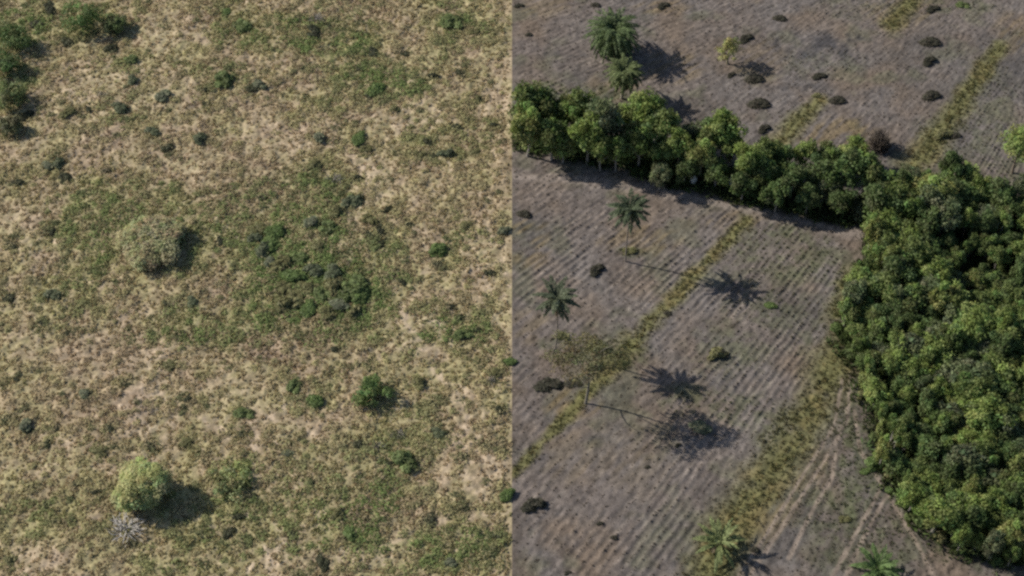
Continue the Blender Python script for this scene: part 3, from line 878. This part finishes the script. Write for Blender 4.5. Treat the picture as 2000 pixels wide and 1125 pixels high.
special(t, 1715, 1112, 1.4, 1, 'short green palm cut by the bottom frame edge', 'palm tree')
t = make_tree('spreading_tree', 408, 6.0, 9.6, (.190, .180, .090), base=.82, nclump=80, per=58, size=.34, rc=(.13, .20), var=.25, bottom=-.6, bark=(.20, .18, .15))
special(t, 1148, 700, 8.6, 1, 'spreading olive tree with pale trunk and thin flat crown', 'tree', rz=0)
t.scale = (1, .62, 1)
o = make_shrub('leafless_tree', 409, (.17, .145, .125), bare=True, nt=260)
special(o, 1720, 268, 1.9, 1.8, 'leafless grey brown tree beyond the right end of the hedge', 'tree', sz=3.6)
t = make_tree('leafy_tree', 410, 2.9, 8.5, (.200, .250, .080), base=.05, nclump=80, per=80, size=.34, rc=(.22, .34))
special(t, 1992, 290, 4.5, 1, 'tall bright yellow green tree cut by the right edge above the wood', 'tree')
t = make_tree('bush', 411, 2.1, 2.6, (.085, .105, .060), cat='bush', base=.0, nclump=26, per=70, size=.3)
special(t, 1686, 412, 1.3, 1, 'dark rounded bush where the hedge of trees meets the wood', 'bush')

FIELD = [(1460, 73, 20, 'd', .5), (1475, 150, 22, 'd', .5), (1430, 145, 12, 'd', .6), (1485, 198, 26, 'd', .5), (1495, 250, 18, 'd', .6), (1525, 33, 16, 'd', .5), (1603, 148, 18, 'd', .5),
         (1637, 192, 20, 'd', .5), (1825, 15, 18, 'd', .5), (1820, 77, 24, 'd', .5), (1818, 117, 20, 'd', .6), (1820, 182, 22, 'd', .6), (1298, 10, 16, 'd', .5), (1033, 66, 9, 'd', .5),
         (1015, 10, 12, 'd', .5), (1165, 8, 12, 'd', .5), (1840, 258, 24, 'o', .6), (1868, 262, 13, 'd', .6), (1400, 688, 24, 'o', .9), (1412, 690, 16, 'd', .8), (1168, 525, 22, 'd', .6),
         (1365, 832, 32, 't', .7), (1045, 985, 30, 'd', .6), (1025, 415, 17, 'd', .6), (1098, 655, 16, 'o', .8), (1230, 489, 17, 'o', .6), (1075, 752, 34, 'd', .35), (1120, 745, 22, 'd', .35),  # the two flattest dark shrubs stand in for a cast shadow on the soil
         (1505, 595, 16, 'g', .6), (1265, 910, 8, 'd', .7), (1173, 1022, 9, 'd', .6), (1200, 1048, 9, 'd', .6), (1325, 870, 9, 'd', .6), (1475, 1072, 12, 'd', .7), (1110, 1118, 9, 'd', .6),
         (1305, 610, 10, 'd', .6), (1595, 185, 12, 'o', .5), (1650, 1015, 14, 'o', .6), (1690, 920, 14, 'g', .6), (1880, 8, 16, 'g', .5)]
ORDF = []
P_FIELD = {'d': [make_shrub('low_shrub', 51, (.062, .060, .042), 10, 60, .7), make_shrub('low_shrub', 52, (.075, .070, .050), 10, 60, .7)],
           'o': P_OLIVE, 't': P_TEAL, 'g': P_GREEN}
FL = [('the large round palm', 1200, 65), ('the thin yellow tree', 1425, 98), ('the leafless tree', 1720, 268), ('the palm by the hedge', 1229, 408), ('the grey green palm', 1087, 578),
      ('the spreading olive tree', 1145, 700), ('the short palm', 1408, 1052), ('the wood', 1700, 900), ('the top right grass strip', 1880, 190)]
items = []
LANDMARK, keepL = FL, LANDMARK
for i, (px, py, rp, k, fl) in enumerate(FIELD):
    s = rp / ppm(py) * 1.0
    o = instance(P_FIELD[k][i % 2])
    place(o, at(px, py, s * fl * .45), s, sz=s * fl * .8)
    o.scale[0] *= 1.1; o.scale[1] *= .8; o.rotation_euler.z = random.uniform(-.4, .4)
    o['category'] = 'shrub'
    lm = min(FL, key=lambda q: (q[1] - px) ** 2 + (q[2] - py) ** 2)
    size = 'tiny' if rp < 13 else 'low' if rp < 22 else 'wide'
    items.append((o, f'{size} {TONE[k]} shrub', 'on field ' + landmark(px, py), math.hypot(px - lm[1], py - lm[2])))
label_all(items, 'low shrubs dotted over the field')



def make_boulder(seed, s):
    r = np.random.default_rng(seed)
    nu, nv = 12, 8
    V = []
    for j in range(nv):
        ph = np.pi * (j + .02) / (nv - 1 + .04)
        for i in range(nu):
            th = 2 * np.pi * i / nu
            V.append([math.cos(th) * math.sin(ph), math.sin(th) * math.sin(ph), math.cos(ph)])
    V = np.array(V); V *= (1 + .2 * vnoise(V[:, 0] * 2 + V[:, 2], V[:, 1] * 2 - V[:, 2], 1, seed))[:, None]
    V = V * np.array([.8, .6, 1.0]) * s + np.array([0, 0, s * .7])
    F = [[j * nu + i, (j + 1) * nu + i, (j + 1) * nu + (i + 1) % nu, j * nu + (i + 1) % nu] for j in range(nv - 1) for i in range(nu)]
    return link('boulder', mesh_np('boulder', V, F, np.ones((len(V), 3)) * np.array([.45, .44, .42]), True), M_ROCK)


for k, (px, py, s, lb) in enumerate([(1355, 352, .75, 'pale boulder in the shade below the hedge, left one'), (1425, 356, .7, 'pale boulder in the shade below the hedge, right one')]):
    o = make_boulder(60 + k, s)
    special(o, px, py, s * .7, 1, lb, 'boulder')
